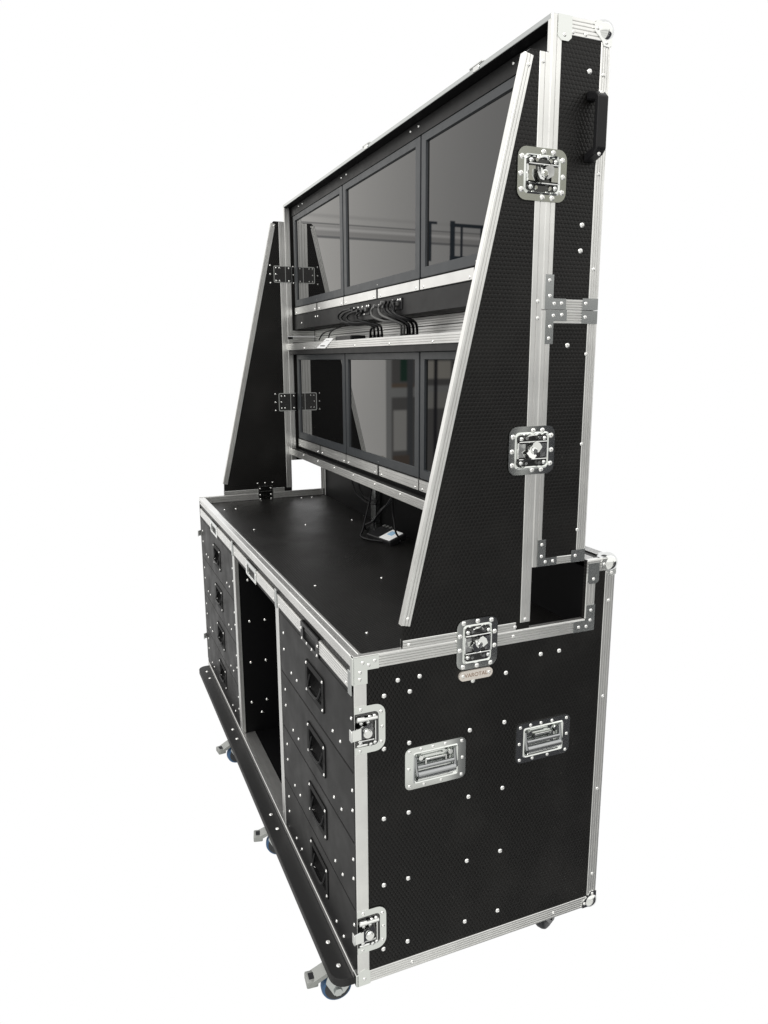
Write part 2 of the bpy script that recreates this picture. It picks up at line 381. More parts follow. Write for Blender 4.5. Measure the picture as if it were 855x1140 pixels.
# --- side rails on both outer faces
def base_side(x, n):
    R = lambda *a, **k: rail('edge_rail', *a, parent=base, **k)
    R((x, 0, ZB+.034), (x, 0, ZT-.034), Y, n, .0295, ribs=0)
    R((x, .030, ZT), (x, .6015, ZT), -Z, n, .0300, ribs=4)
    R((x, .606, ZT-.036), (x, .606, ZN-.028), Y, n, .0255, ribs=1) if False else None
    R((x, RY-.0065, ZT+.002), (x, RY-.0065, ZN-.030), Y, n, .027, ribs=2)
    R((x, DP, ZB+.034), (x, DP, ZN-.030), -Y, n, .0285, ribs=3)
    R((x, .030, ZB), (x, DP-.030, ZB), Z, n, .0315, ribs=4)
    R((x, RY-.0065, ZN), (x, DP-.028, ZN), -Z, n, .0290, ribs=3)
base_side(0, X); base_side(-L, -X)
# rim caps: top of the two side boards, front lip, inner far rim
def cap(*a, mat=ALY, parent=base, name='edge_rail'): return MB().box(*a, .0007).obj(name, mat, parent)
cap(-TH-.0015, .0018, .001, RY-.008, ZT+.0002, ZT+.0022); cap(-L-.0018, -L+TH+.0015, .001, RY-.008, ZT+.0002, ZT+.0022)
cap(-TH-.0015, .0018, RY-.005, DP, ZN+.0002, ZN+.0022); cap(-L-.0018, -L+TH+.0015, RY-.005, DP, ZN+.0002, ZN+.0022)
rail('edge_rail', (-L+TH+.003, RY-.005, ZN+.001), (-TH-.003, RY-.005, ZN+.001), Y, Z, .028, parent=base)
rail('edge_rail', (-L+TH+.003, DP, ZN+.001), (-TH-.003, DP, ZN+.001), -Y, Z, .028, parent=base)
rail('edge_rail', (-L+.03, DP, ZN), (-.03, DP, ZN), -Z, Y, .028, parent=base)
rail('edge_rail', (XI, .012, WT+.0008), (XI, RY-.008, WT+.0008), Z, X, .029, ribs=2, parent=base)
rail('edge_rail', (XI, RY-.018, WT+.031), (XI, RY-.018, ZN-.006), Y, X, .017, ribs=0, parent=base)
rail('edge_rail', (-L+.02, RY-.0022, WT+.002), (-L+.02, RY-.0022, ZN-.005), X, -Y, .014, ribs=0, parent=base)
# front top profile with its groove
prof = [(.024, WT+.001), (.024, ZT), (.001, ZT+.0016), (-.0016, ZT), (-.0016, ZT-.014), (.006, ZT-.0155), (.006, ZT-.022), (.0035, ZT-.023), (.0035, ZT-.0270), (.008, ZT-.028), (.008, ZT-.046), (.02, ZT-.046), (.02, WT-.013), (.003, WT-.0125), (.003, WT+.001)]
prof = [(.024, WT+.001), (.024, ZT), (.018, ZT+.0012), (.016, ZT), (.001, ZT), (-.0016, ZT-.0015), (-.0016, ZT-.013), (.005, ZT-.0145), (.005, ZT-.019), (.0015, ZT-.0205), (.0015, ZT-.0225), (.007, ZT-.0235), (.007, WT-.014), (.022, WT-.014), (.022, WT-.001), (.010, WT-.001), (.010, WT+.001)]
prof = [(.024, WT+.001), (.024, ZT), (.018, ZT+.0012), (.016, ZT), (.001, ZT), (-.0016, ZT-.0015), (-.0016, ZT-.013), (.005, ZT-.0145), (.005, ZT-.019), (.0015, ZT-.0205), (.0015, ZT-.0225), (.0015, WT+.002), (.002, WT+.001)]
m_ = MB(); m_.prism([(-L+.012, y, z) for y, z in prof], (-L+.012, 0, 0), (-.0118, 0, 0)); m_.obj('front_top_rail', ALX, base)
MB().box(-L+.012, -.0118, .010, .0180, WT-.048, WT-.0125).obj('front_groove', simple('warm_grey_seal', (.16, .15, .135), .5), base)
# bottom rail in front, with the step of the bay floor
MB().box(-L+.004, -.004, -.0022, .012, ZB+.0005, ZB+.020, .0015).obj('front_bottom_rail', ALX, base)
MB().box(-1.262, -.655, .0125, .050, ZB+.0145, ZB+.0175, .0006).obj('bay_sill', ALX, base)
# bay uprights: L profiles
for x, s in ((-1.275, 1), (-.642, -1)):
    MB().box(x-.0165, x+.0165, -.0012, .0055, ZB+.0205, WT-.016, .0008).obj('bay_upright', ALZ, base)
    MB().box(*(sorted((x+s*.0125, x+s*.0145))), .0055, .014, ZB+.0205, WT-.055, .0004).obj('bay_upright', ALZ, base)
# grey screws inside the bay
for y, z in ((.048, .765), (.048, .602), (.107, .60), (.046, .436), (.105, .436), (.043, .271), (.103, .272), (.082, .223)):
    rivet(base, F_side(y, z, -1.263))
# worktop screws
for x, y in ((-1.85, .081), (-1.85, .131), (-1.41, .112), (-1.41, .322), (-.615, .11), (-1.42, .525), (-1.98, .475), (-1.98, .527), (-.2, .11), (-.2, .32), (-.61, .32), (-.61, .52)):
    rivet(base, F_top(x, y, WT), True)
# pocket rail under the top: ribbed strips with a flush pull in the middle of each bay
def pull(xc, dark):
    Mw = F_front(xc, .8835)
    m0 = PLAS if dark else ZINC
    m_ = MB(); o = rrect(.150, .052, .005, 2); i = rrect(.106, .032, .003, 2); m_.ring(o, i, -.0005, .0035); m_.loft([up3(i, -.0005), up3(rrect(.10, .028, .003, 2), -.009)])
    p = m_.obj('flush_pull', m0, base, Mw, label='black flush pull' if dark else 'silver flush pull')
    MB().box(-.046, .046, .004, .0115, -.006, .0015, .002).obj('grip', m0 if dark else ZINCD, p, Mw)
    MB().box(-.049, .049, -.0135, .004, -.0089, -.0070).obj('pocket', DARK, p, Mw)
    for a in (-.064, -.022, .022, .064): rivet(p, Mw @ T(a, -.0205, .003), True)
    for a in (-.0695, .0695): rivet(p, Mw @ T(a, .006, .0033), True)
bays = [(-.624, -.030), (-1.256, -.661), (-2.004, -1.294)]
for (a, b_), xc, dk in zip(bays, (-.313, -.968, -1.660), (True, False, False)):
    for s0, s1 in ((a, xc-.077), (xc+.077, b_)):
        rail('pocket_rail', (s0, -.0004, .9050), (s1, -.0004, .9050), -Z, -Y, .0335, t=.002, ribs=4, parent=base)
        MB().box(s0, s1, .000, .0095, .9052, .9070).obj('pocket_rail', ALX, base)
    MB().box(a, b_, .0012, .009, .8590, .9048).obj('pocket_board', DRAW, base)
    for e in (a+.014, b_-.014): rivet(base, F_front(e, .879, -.002), True)
    pull(xc, dk)
# small corner clips at bay joints
for x in (-1.275, -.642, -.0165): MB().box(x-.010, x+.010, -.0042, -.0013, .862, .918, .0008).obj('corner_bracket', ZINCD, base)
# drawers
m_ = MB(); o = rrect(.150, .092, .009, 3); i = rrect(.118, .060, .006, 3)
m_.ring(o, i, -.0005, .0020); m_.loft([up3(i, .0018), up3(rrect(.108, .050, .006, 3), -.010), up3(rrect(.085, .020, .006, 3, 0, .010), -.024)]); DISH = m_.mesh('recessed_handle', simple('black_dish', (.007, .007, .0075), .5, spec=.10), 40)
m_ = MB(); m_.tube(spline([(-.046, .012, -.003), (-.044, -.012, .004), (-.030, -.020, .008), (.030, -.020, .008), (.044, -.012, .004), (.046, .012, -.003)], 5), .0035, 8); BAIL = m_.mesh('bail', CABL, 60)
m_ = MB(); m_.tube([(-.056, -.030, .004), (-.018, -.010, .006)], .0016, 6); HL = m_.mesh('hinge_pin', RIV, 60)
def drawer(x0, x1, z0, z1):
    m_ = MB(); m_.box(x0, x1, .0005, .0125, z0+.0015, z1-.0015, .0018)
    d = m_.obj('drawer', DRAW, base)
    xc = (x0+x1)/2+.03; zc = z0+.093
    boolcut(d, [(xc-.056, xc+.056, -.01, .03, zc-.028, zc+.028)])
    Mw = F_front(xc, zc)
    link('recessed_handle', DISH, d, Mw); link('bail', BAIL, d, Mw); link('hinge_pin', HL, d, Mw)
    for a, b2 in ((-.066, .037), (.066, .037), (.066, -.037), (-.066, -.037)): rivet(d, Mw @ T(a, b2, .0018), True)
    w = x1-x0
    for a in (.045, w-.012):
        for zz in (.080, .130): rivet(d, F_front(x0+a, z0+zz), True)
    for a in (.118, .172, w-.172+.03, w-.118+.03): rivet(d, F_front(x0+a-.0, z0+.036), True)
ZS = [.152, .325, .500, .675, .8575]
for (x0, x1) in ((-.6235, -.006), (-2.026, -1.2935)):
    for k in range(4): drawer(x0, x1, ZS[k], ZS[k+1])
# the bumper board at the foot
m_ = MB(); yb0, yb1 = -.052, .60
def arc(cx, cy, r, a0, a1, n=6): return [(cx+r*math.cos(math.radians(a0+(a1-a0)*k/n)), cy+r*math.sin(math.radians(a0+(a1-a0)*k/n))) for k in range(n+1)]
pts = arc(-.064, -.014, .036, 0, -90)+arc(-1.985, -.014, .038, -90, -180)+[(-2.023, DP-.05), (-.050, DP-.05), (-.050, .03), (-.028, .012)]
m_.prism([(x, y, ZB-.022) for x, y in pts], (0, 0, ZB-.022), (0, 0, ZB-.001)); bd = m_.obj('castor_board', DARK if False else simple('black_board', (.012, .012, .0125), .5, spec=.35), base)
md = bd.modifiers.new('bevel', 'BEVEL'); md.width = .002; md.segments = 2; md.limit_method = 'ANGLE'
for x in (-.075, -.155, -.655, -.735, -1.265, -1.345, -1.87, -1.95): rivet(bd, F_top(x, -.022, ZB-.001))
# castors: wheel on the x axis, fork, brake
GRY = simple('grey_pedal', (.34, .35, .34), .45, .6)
BLK = simple('black_tread', (.012, .013, .016), .5)
def caster(x, y, ang, tread=None):
    Mw = Matrix.Translation((x, y, 0)) @ Matrix.Rotation(ang, 4, 'Z')
    H = ZB-.0225
    m_ = MB(); m_.box(-.045, .045, -.040, .040, H-.004, H, .001)
    m_.cyl((0, 0, H-.004), (0, 0, H-.014), .028, .024, 20)
    wy = -.030
    for s in (-1, 1):
        xs = s*.0205
        o = [(xs, -.050, H-.012), (xs, .030, H-.012), (xs, .018, .070), (xs, wy+.016, .030), (xs, wy+.002, .024), (xs, wy-.010, .028), (xs, wy-.030, .066), (xs, -.056, .082)]
        m_.prism(o, (xs, 0, 0), (xs+s*.0028, 0, 0))
    m_.cyl((-.027, wy, .039), (.027, wy, .039), .007, n=12); m_.cyl((.0235, wy, .039), (.0290, wy, .039), .011, n=6)
    m_.box(-.024, .024, -.026, .026, H-.0165, H-.012, .001)
    c = m_.obj('caster', CHRD if tread else ZINCD, base, Mw, smooth=35)  # rear forks get a dark finish that stands in for shade under the case
    m_ = MB(); m_.lathe([(.0, -.0145), (.031, -.0145), (.0365, -.012), (.039, -.006), (.039, .006), (.0365, .012), (.031, .0145), (0, .0145)], 32)
    RY_ = Matrix.Translation((0, wy, .039)) @ Matrix.Rotation(math.pi/2, 4, 'Y')
    w = m_.obj('wheel', tread or BLUE, c, Mw @ RY_, smooth=40)
    m_ = MB()
    for s in (-1, 1): m_.lathe([(.0, s*.0155), (.026, s*.0160), (.0315, s*.0150), (.032, s*.013)], 24)
    m_.obj('wheel_hub', simple('black_hub', (.02, .021, .024), .4) if 'black_hub' not in bpy.data.materials else bpy.data.materials['black_hub'], c, Mw @ RY_, smooth=40)
    m_ = MB(); m_.prism([(-.020, -.048, .098), (-.020, -.088, .079), (-.020, -.098, .074), (-.020, -.100, .062), (-.020, -.086, .067), (-.020, -.050, .086)], (-.020, 0, 0), (.020, 0, 0))
    m_.box(-.019, .019, -.107, -.078, .060, .079, .003, 2)
    m_.box(-.0235, .0235, -.055, -.020, .083, .0935, .002)
    bl = m_.obj('brake_lever', CHRD if tread else GRY, c, Mw, smooth=35)  # rear levers darkened the same way, shade put into the finish
    MB().box(-.010, .010, -.100, -.082, .0785, .0797).obj('pedal_slot', BLK, bl if False else c, Mw)
for x, y, a in ((-.112, .014, math.radians(-6)), (-.705, .022, math.radians(-14)), (-1.325, .014, math.radians(8)), (-1.92, .060, math.radians(182)), (-.095, .578, math.radians(205)), (-1.0, .60, math.radians(170)), (-1.92, .60, math.radians(30))):
    caster(x, y, a, BLK if y > .3 else None)

# ---------- hardware
def bracket(pts, parent, Mw, rv=(), mat=ZINCD, t=.0012, c0=.0018, label=None):
    m_ = MB(); m_.prism([(a, b_, c0) for a, b_ in pts], (0, 0, c0), (0, 0, c0+t)); o = m_.obj('corner_bracket', mat, parent, Mw, label=label)
    for a, b_ in rv: rivet(o, Mw @ T(a, b_, c0+t), True)
    return o
def Lshape(w, h, t): return [(0, 0), (w, 0), (w, t), (t, t), (t, h), (0, h)]
def ballcorner(parent, P, sx, sy, sz):
    """three-leaf chrome corner with a bulging ball, leaves run away from the corner point"""
    P = Vector(P)
    Mw = Matrix.Translation(P)
    m_ = MB()
    r = .0245
    bmesh.ops.create_uvsphere(m_.bm, u_segments=20, v_segments=14, radius=r, matrix=Matrix.Translation((-sx*.0130, -sy*.0130, -sz*.0130)))
    m_.cyl((-sx*.030, sy*.002, -sz*.018), (-sx*.030, -sy*.010, -sz*.018), .019, n=18) if False else None
    c = m_.obj('ball_corner', CHR, parent, Mw, smooth=60)
    t = .0030
    for ax in range(3):
        m2 = MB(); s = (sx, sy, sz)
        o = []
        u, v = [k for k in range(3) if k != ax]
        L_ = [(0, 0), (.058, 0), (.058, .014), (.046, .028), (.028, .046), (.014, .058), (0, .058)] if False else [(.006, -.001), (.040, -.001), (.044, .006), (.043, .018), (.032, .026), (.026, .032), (.018, .043), (.006, .044), (-.001, .040), (-.001, .006)]
        for a, b_ in L_:
            p = [0, 0, 0]; p[u] = -s[u]*a; p[v] = -s[v]*b_; p[ax] = s[ax]*.0016; o.append(tuple(p))
        A = [0, 0, 0]; B = [0, 0, 0]; B[ax] = s[ax]*.0018
        m2.prism(o, A, B); m2.obj('corner_leaf', CHR, c, Mw)
    for a, b_ in ((.036, .012), (.012, .036)):
        rivet(c, Matrix.Translation(P) @ Matrix(((0, 0, 1, sx*.0034), (1, 0, 0, -sy*a), (0, 1, 0, -sz*b_), (0, 0, 0, 1))) if sx > 0 else Matrix.Translation(P) @ Matrix(((0, 0, -1, sx*.0034), (1, 0, 0, -sy*a), (0, 1, 0, -sz*b_), (0, 0, 0, 1))), True)
    return c
ballcorner(base, (0, DP, ZN), 1, 1, 1); ballcorner(base, (-L, DP, ZN), -1, 1, 1)
ballcorner(base, (0, DP, ZB), 1, 1, -1)
# plain caps at the front corners
FS = F_side(0, ZT)
bracket([(-.0015, .0005), (.058, .0005), (.058, -.0305), (.0310, -.0305), (.0310, -.062), (-.0015, -.062)], base, FS, ((.020, -.013), (.034, -.020), (.048, -.012), (.014, -.034), (.013, -.050)), ZINC)
MB().box(-.012, .003, -.004, .002, ZT-.062, ZT+.001, .0012).obj('corner_bracket', ZINC, base)
bracket([(-.0015, -.0015), (.031, -.0015), (.031, .034), (.018, .041), (.006, .038), (-.0015, .030)], base, F_side(0, ZB), ((.016, .015),), ZINC)
MB().box(-.018, .003, -.0045, .002, ZB-.002, ZB+.030, .0015).obj('corner_bracket', ZINC, base)
# around the notch
bracket([(-.027, .0), (-.056, .0), (-.056, -.024), (-.0005, -.030), (-.0005, .040), (-.023, .040)] if False else [(0, 0), (0, .066), (-.026, .066), (-.026, .028), (-.062, .028), (-.062, 0)], base, F_side(.629, ZT-.030), ((-.012, .052), (-.013, .027), (-.024, .012), (-.046, .013)))
bracket([(0, 0), (.033, 0), (.033, -.046), (.024, -.052), (.008, -.052), (0, -.046)], base, F_side(RY-.004, ZN-.006), ((.017, -.040),))

def latch(parent, Mw, w=.118, h=.100, half=0, label=None, rot=0):
    """recessed butterfly latch; local a across, b up, c out. half=-1 keeps only the part right of the case edge"""
    m_ = MB()
    if not half:
        o, i = rrect(w, h, .020, 5), rrect(w-.034, h-.030, .009, 5)
        m_.ring(o, i, .0019, .0034)
        m_.loft([up3(rrect(w-.030, h-.026, .010, 5), .0034), up3(rrect(w-.036, h-.032, .009, 5), .0062), up3(rrect(w-.042, h-.038, .008, 5), .0040)], close_last=False)
    P = m_.obj('latch', ZINC, parent, Mw, label=label, smooth=40)
    m_ = MB(); m_.box(-w/2+.016, w/2-.016, -h/2+.014, h/2-.014, .0020, .0028); m_.obj('tray', CHRD, P, Mw)
    m_ = MB()
    k = w/.12; q = h/.104
    for s in (-1, 1):
        for v in (-1, 1):
            bmesh.ops.create_uvsphere(m_.bm, u_segments=12, v_segments=8, radius=.0052, matrix=Matrix.Translation((s*.030*k, v*.026*q, .0055)))
            m_.cyl((s*.017*k, v*.027*q, .0028), (s*.017*k, v*.027*q, .0085), .0045, .0038, 10)
        m_.prism([(s*.020*k, -.014*q, .0045), (s*.037*k, -.014*q, .0045), (s*.037*k, .015*q, .0045), (s*.020*k, .015*q, .0045)], (0, 0, 0), (0, 0, .0035))
        m_.cyl((s*.0385*k, -.016*q, .0065), (s*.0385*k, .017*q, .0065), .0024, n=8)
    m_.cyl((-.036*k, .0185*q, .0065), (.036*k, .0185*q, .0065), .0022, n=8); m_.cyl((-.036*k, -.0185*q, .0065), (.036*k, -.0185*q, .0065), .0022, n=8)
    m_.tube(spline([(-.012*k, .030*q, .004), (-.006, .034*q, .009), (.006, .034*q, .009), (.012*k, .030*q, .004)]), .0022, 6)
    m_.obj('catch', CHR, P, Mw, smooth=40)
    Mr = Mw @ Matrix.Rotation(rot, 4, 'Z')
    m_ = MB(); m_.lathe([(.013, .003), (.0125, .007), (.009, .011), (.0085, .014), (.004, .016), (0, .016)], 18); m_.cyl((0, 0, .015), (0, 0, .017), .006, .005, 12)
    for s in (-1, 1):
        o = [(s*.004, .012, .011), (s*.017, .015, .0165), (s*.020, .004, .018), (s*.017, -.008, .0165), (s*.004, -.012, .011)]
        m_.prism(o, (0, 0, 0), (0, 0, .0020))
    m_.obj('butterfly_handle', CHR, P, Mr, smooth=40)
    return P
def latch_rivets(P, Mw, w, h, vertical):
    pts = [(-w/2+.010, h/2-.020), (w/2-.010, h/2-.020), (-w/2+.0085, -.001), (w/2-.0085, -.001), (-w/2+.010, -h/2+.020), (w/2-.010, -h/2+.020)]
    pts += [(.002, h/2-.0075), (.026, h/2-.0075), (.002, -h/2+.0075), (.026, -h/2+.0075)]
    for a, b_ in pts: rivet(P, Mw @ T(a, b_, .0034))
# centre latch joining brace and bench, lower half on the bench
Mc = F_side(.3010, .9395)
P = latch(base, Mc, .106, .120, rot=math.radians(35)); 
for a, b_ in [(-.036, .052), (.0, .053), (.036, .051), (-.045, .022), (.045, .022), (-.045, -.012), (.045, -.012), (-.036, -.053), (0, -.054), (.036, -.053)]: rivet(P, Mc @ T(a, b_, .0034))
# nameplate
Mn = F_side(.2985, .8645, .0002)
m_ = MB(); m_.prism(up3(rrect(.088, .0235, .0117, 6), .0), (0, 0, 0), (0, 0, .0050)); npl = m_.obj('nameplate', PLATE, base, Mn)
def text(body, size, mat, parent, Mw, name='lettering', ext=.0001):
    cu = bpy.data.curves.new(name, 'FONT'); cu.body = body; cu.size = size; cu.align_x = 'CENTER'; cu.align_y = 'CENTER'; cu.extrude = ext
    tmp = bpy.data.objects.new('t', cu); COL.objects.link(tmp); bpy.context.view_layer.update()
    me = bpy.data.meshes.new_from_object(tmp.evaluated_get(bpy.context.evaluated_depsgraph_get())); bpy.data.objects.remove(tmp)
    me.materials.clear(); me.materials.append(mat); return link(name, me, parent, Mw)
text("VAROTAL", .0135, BRN, npl, Mn @ T(0, .0, .0051))
for a in (-.034, .034): rivet(npl, Mn @ T(a, 0, .0048), True)
rivet(base, F_side(.2935, .8475))
# edge latches whose free wing sticks out past the front
def edge_latch(Mw, sgn=1):
    W2, H2 = .072, .112; r = .024
    o = [(0, -H2/2)]+arc(W2-r, -H2/2+r, r, -90, 0, 5)+arc(W2-r, H2/2-r, r, 0, 90, 5)+[(0, H2/2)]
    i = [(0, -H2/2+.016)]+arc(W2-.016-.010, -H2/2+.026, .010, -90, 0, 5)+arc(W2-.026, H2/2-.026, .010, 0, 90, 5)+[(0, H2/2-.016)]
    m_ = MB(); m_.ring(o, i, .0019, .0034); P = m_.obj('edge_latch', ZINC, base, Mw)
    MB().box(.001, W2-.017, -H2/2+.017, H2/2-.017, .0019, .0027).obj('tray', CHRD, P, Mw)
    m_ = MB(); m_.box(.004, .022, .026, .034, .0027, .012, .002); m_.box(.004, .030, -.038, -.032, .0027, .007, .002)
    for a, b_ in ((.034, .030), (.045, .031), (.046, -.032), (.036, -.035), (.012, -.028), (.030, .018), (.014, .018)):
        bmesh.ops.create_uvsphere(m_.bm, u_segments=12, v_segments=8, radius=.0048, matrix=Matrix.Translation((a, b_, .0055)))
    m_.cyl((.048, -.026, .006), (.048, .020, .006), .0025, n=8); m_.cyl((.006, -.024, .006), (.044, -.024, .006), .002, n=8)
    m_.cyl((.026, -.004, .0027), (.026, -.004, .017), .012, .010, 16); m_.cyl((.003, .028, .010), (.050, .028, .010), .0045, n=10)
    m_.obj('catch', CHR, P, Mw, smooth=40)
    m_ = MB(); m_.prism([(-.012, .008, .0135), (.010, .014, .0145), (.010, -.014, .0145), (-.012, -.016, .0135)], (0, 0, 0), (0, 0, .0028)); m_.prism([(.010, .014, .0145), (.036, .019, .011), (.040, .004, .010), (.030, -.014, .011), (.010, -.014, .0145)], (0, 0, 0), (0, 0, .0028))
    m_.box(-.0135, -.0105, -.017, .010, .004, .018, .001)
    m_.cyl((.024, .001, .018), (.024, .001, .0205), .0075, .006, 14)
    m_.obj('butterfly_handle', CHR, P, Mw, smooth=40)
    for a, b_ in ((W2-.010, .036), (W2-.008, .000), (W2-.010, -.036), (.012, -H2/2+.007), (.014, H2/2-.007)): rivet(P, Mw @ T(a, b_, .0034), True)
edge_latch(F_side(0, .783)); edge_latch(F_side(0, .274))
FM = lambda y, z: Matrix(((0, 0, -1, -L), (1, 0, 0, y), (0, 1, 0, z), (0, 0, 0, 1)))
edge_latch(FM(0, .783)); edge_latch(FM(0, .274))
# recessed carrying handles
def carry(y, z):
    w, h = .156, .104; Mw = F_side(y, z)
    m_ = MB(); o, i = rrect(w, h, .014, 4), rrect(.112, .074, .005, 4)
    m_.ring(o, i, .0, .0018)
    m_.loft([up3(rrect(.116, .078, .006, 4), .0018), up3(rrect(.112, .074, .005, 4), .0045), up3(rrect(.106, .068, .004, 4), .0018), up3(rrect(.092, .050, .004, 4), -.014)])
    P = m_.obj('carry_handle', ZINC, base, Mw, smooth=30)
    m_ = MB(); m_.cyl((-.048, -.016, .005), (.048, -.016, .005), .0085, n=16)
    m_.cyl((-.047, .000, .001), (.047, .000, .001), .005, n=12)
    for s in (-1, 1): m_.tube([(s*.048, -.018, .005), (s*.050, .0, .002), (s*.050, .026, -.002)], .0038, 8)
    m_.obj('grip', simple('satin_steel', (.42, .43, .44), .22, 1.0) if 'satin_steel' not in bpy.data.materials else bpy.data.materials['satin_steel'], P, Mw, smooth=50)
    m_ = MB(); m_.box(-.026, .026, .015, .0185, -.010, .003, .0008)
    for s in (-1, 1): m_.box(s*.026-.0016, s*.026+.0016, .006, .0185, -.010, .003); m_.cyl((s*.038, .022, -.008), (s*.038, .022, .002), .006, n=10)
    m_.box(-.045, .045, -.0335, -.029, .001, .0036, .001)
    m_.obj('spring_stop', CHR, P, Mw, smooth=40)
    for a, b_ in ((-.067, .043), (-.038, .0445), (-.008, .0445), (.024, .0445), (.067, .043), (-.069, .0), (.069, .0), (-.067, -.043), (-.030, -.0445), (.014, -.0445), (.067, -.043)): rivet(P, Mw @ T(a, b_, .0018), True)
for y, z in HND: carry(y, z)
# rivets over the side board
for y, z in ((.104, .883), (.157, .883), (.133, .851), (.071, .852), (.070, .725), (.132, .726), (.288, .724), (.288, .551), (.382, .551), (.069, .551), (.131, .551), (.068, .379), (.130, .378), (.066, .207), (.129, .206), (.287, .378), (.285, .208), (.381, .378), (.379, .208), (.478, .882), (.531, .882), (.382, .851), (.382, .725)):
    rivet(base, F_side(y, z))
for z in (.992, .738, .479, .227): rivet(base, F_side(.670, z, .0018), True)
for y in (.14, .55): rivet(base, F_side(y, ZB+.016, .0016), True)
for y in (.398, ): rivet(base, F_side(y, ZT-.012, .0018), True)
MB().box(-1.345, -1.300, .580, .604, WT+.0005, ZN+.02, .001).obj('cable_post', ZINCD, base)

# ================================================================== braces
def brace(near_side):
    if near_side: x0, x1, n, xf = -TH, 0, X, 0
    else: x0, x1, n, xf = -L, -L+TH, X, XI
    r = root('brace_board', ((x0+x1)/2, .30, ZT), 'tapering black side brace closest to the viewer, tall with silver edging and bright latches' if near_side else 'tapering black side brace at the far end, its inner face and hinges showing', 'brace', 'side braces')
    b0 = .1155
    pts = [(b0, ZT+.0025), (.4415, ZT+.0025+.014), (.4415, 2.172), (.430, 2.183), (.392, 2.183), (.381, 2.172), (b0, 1.011)]
    pts = [(b0, ZT+.0030), (.4415, ZT+.0030), (.4415, 2.1775), (.436, 2.180), (.394, 2.180), (.3835, 2.170), (b0+.002, 1.011)]
    bp = yz(pts, x0, x1, H_YZ, 'panel', r)
    sl0, sl1 = Vector((xf, .1130, 1.009)), Vector((xf, .3815, 2.172)); d = (sl1-sl0).normalized(); w = Vector((0, d.z, -d.y))
    gaps = [(1.893, 1.999), (1.322, 1.427)] if near_side else [(1.915, 1.992), (1.335, 1.420)]
    for xx, nn_ in ((0, X), (XI, X), (-L, -X), (-TH, -X)):
        if near_side != (xx in (0, -TH)): continue
        o = Vector((xx, 0, 0))
        rail('edge_rail', Vector((xx, sl0.y, sl0.z)), Vector((xx, sl1.y, sl1.z)), w, nn_, .0205, ribs=2, parent=r, mat=ALZ)
        rail('edge_rail', (xx, .4425, ZT+.019), (xx, .4425, 2.178), -Y, nn_, .0265, ribs=1, parent=r)
        rail('edge_rail', (xx, b0, ZT+.0028), (xx, .404, ZT+.0028), Z, nn_, .0185, ribs=2, parent=r)
    # bevelled cap on the sloping edge
    xa, xb = (x0-.0018, x1+.0018); m_ = MB()
    e0, e1 = Vector((xa, sl0.y-.0018, sl0.z)), Vector((xa, sl1.y-.0018, sl1.z))
    m_.prism([e0, e0+w*.0014, e1+w*.0014, e1], (xa, 0, 0), (xb, 0, 0)); m_.obj('edge_rail', ALZ, r)
    if near_side:
        for y, z in ((.4240, 2.160), (.4290, .978), (.127, 1.022), (.390, 2.150), (.4320, 1.695)): rivet(r, F_side(y, z, .0018), True)
        rivet(r, F_side(.130, .9625, .0018), True); rivet(r, F_side(.402, .9625, .0018), True)
    else:
        # back plates of the latches, seen on the inner face
        for zc, yc, w_, h_ in ((1.953, .429, .088, .074), (1.378, .436, .094, .084)):
            Mw = F_side(yc, zc, XI)
            m_ = MB(); o, i = rrect(w_, h_, .006, 2), rrect(w_-.007, h_-.007, .004, 2); m_.ring(o, i, .0019, .0045); hp = m_.obj('hinge_plate', CHR, r, Mw)
            MB().box(-w_/2+.003, w_/2-.003, -h_/2+.003, h_/2-.003, .0018, .0032).obj('backing', CHRD, hp, Mw)
            MB().box(.010, .0125, -h_/2+.003, h_/2-.003, .0032, .0042).obj('joint_pin', CHR, hp, Mw)
            for a in (-.032, -.016, .028):
                for b_ in (-.028, .028): rivet(hp, Mw @ T(a, b_, .0032), True)
            rivet(hp, Mw @ T(-.033, 0, .0032), True)
            for b_ in (-.038, 0, .038): rivet(hp, Mw @ T(-w_/2-.014, b_, .0), True)
            for b_ in (-.036, 0, .036): rivet(hp, Mw @ T(w_/2+.006, b_, .0), True)
        Mw = F_side(.3105, .9500, XI); m_ = MB(); o, i = rrect(.072, .075, .006, 2), rrect(.065, .068, .004, 2); m_.ring(o, i, .0019, .0045); hp = m_.obj('hinge_plate', CHR, r, Mw)
        MB().box(-.033, .033, -.0345, .0345, .0018, .0032).obj('backing', CHRD, hp, Mw)
        MB().box(-.033, .033, .010, .0125, .0032, .0044).obj('joint_pin', CHR, hp, Mw)
        for a in (-.026, .026):
            for b_ in (-.026, -.006, .024): rivet(hp, Mw @ T(a, b_, .0032), True)
        for a in (-.036, 0, .036): rivet(hp, Mw @ T(a, .050, 0), True)
        rivet(r, F_side(.395, 2.16, XI+.0018), True)
brace(True); brace(False)

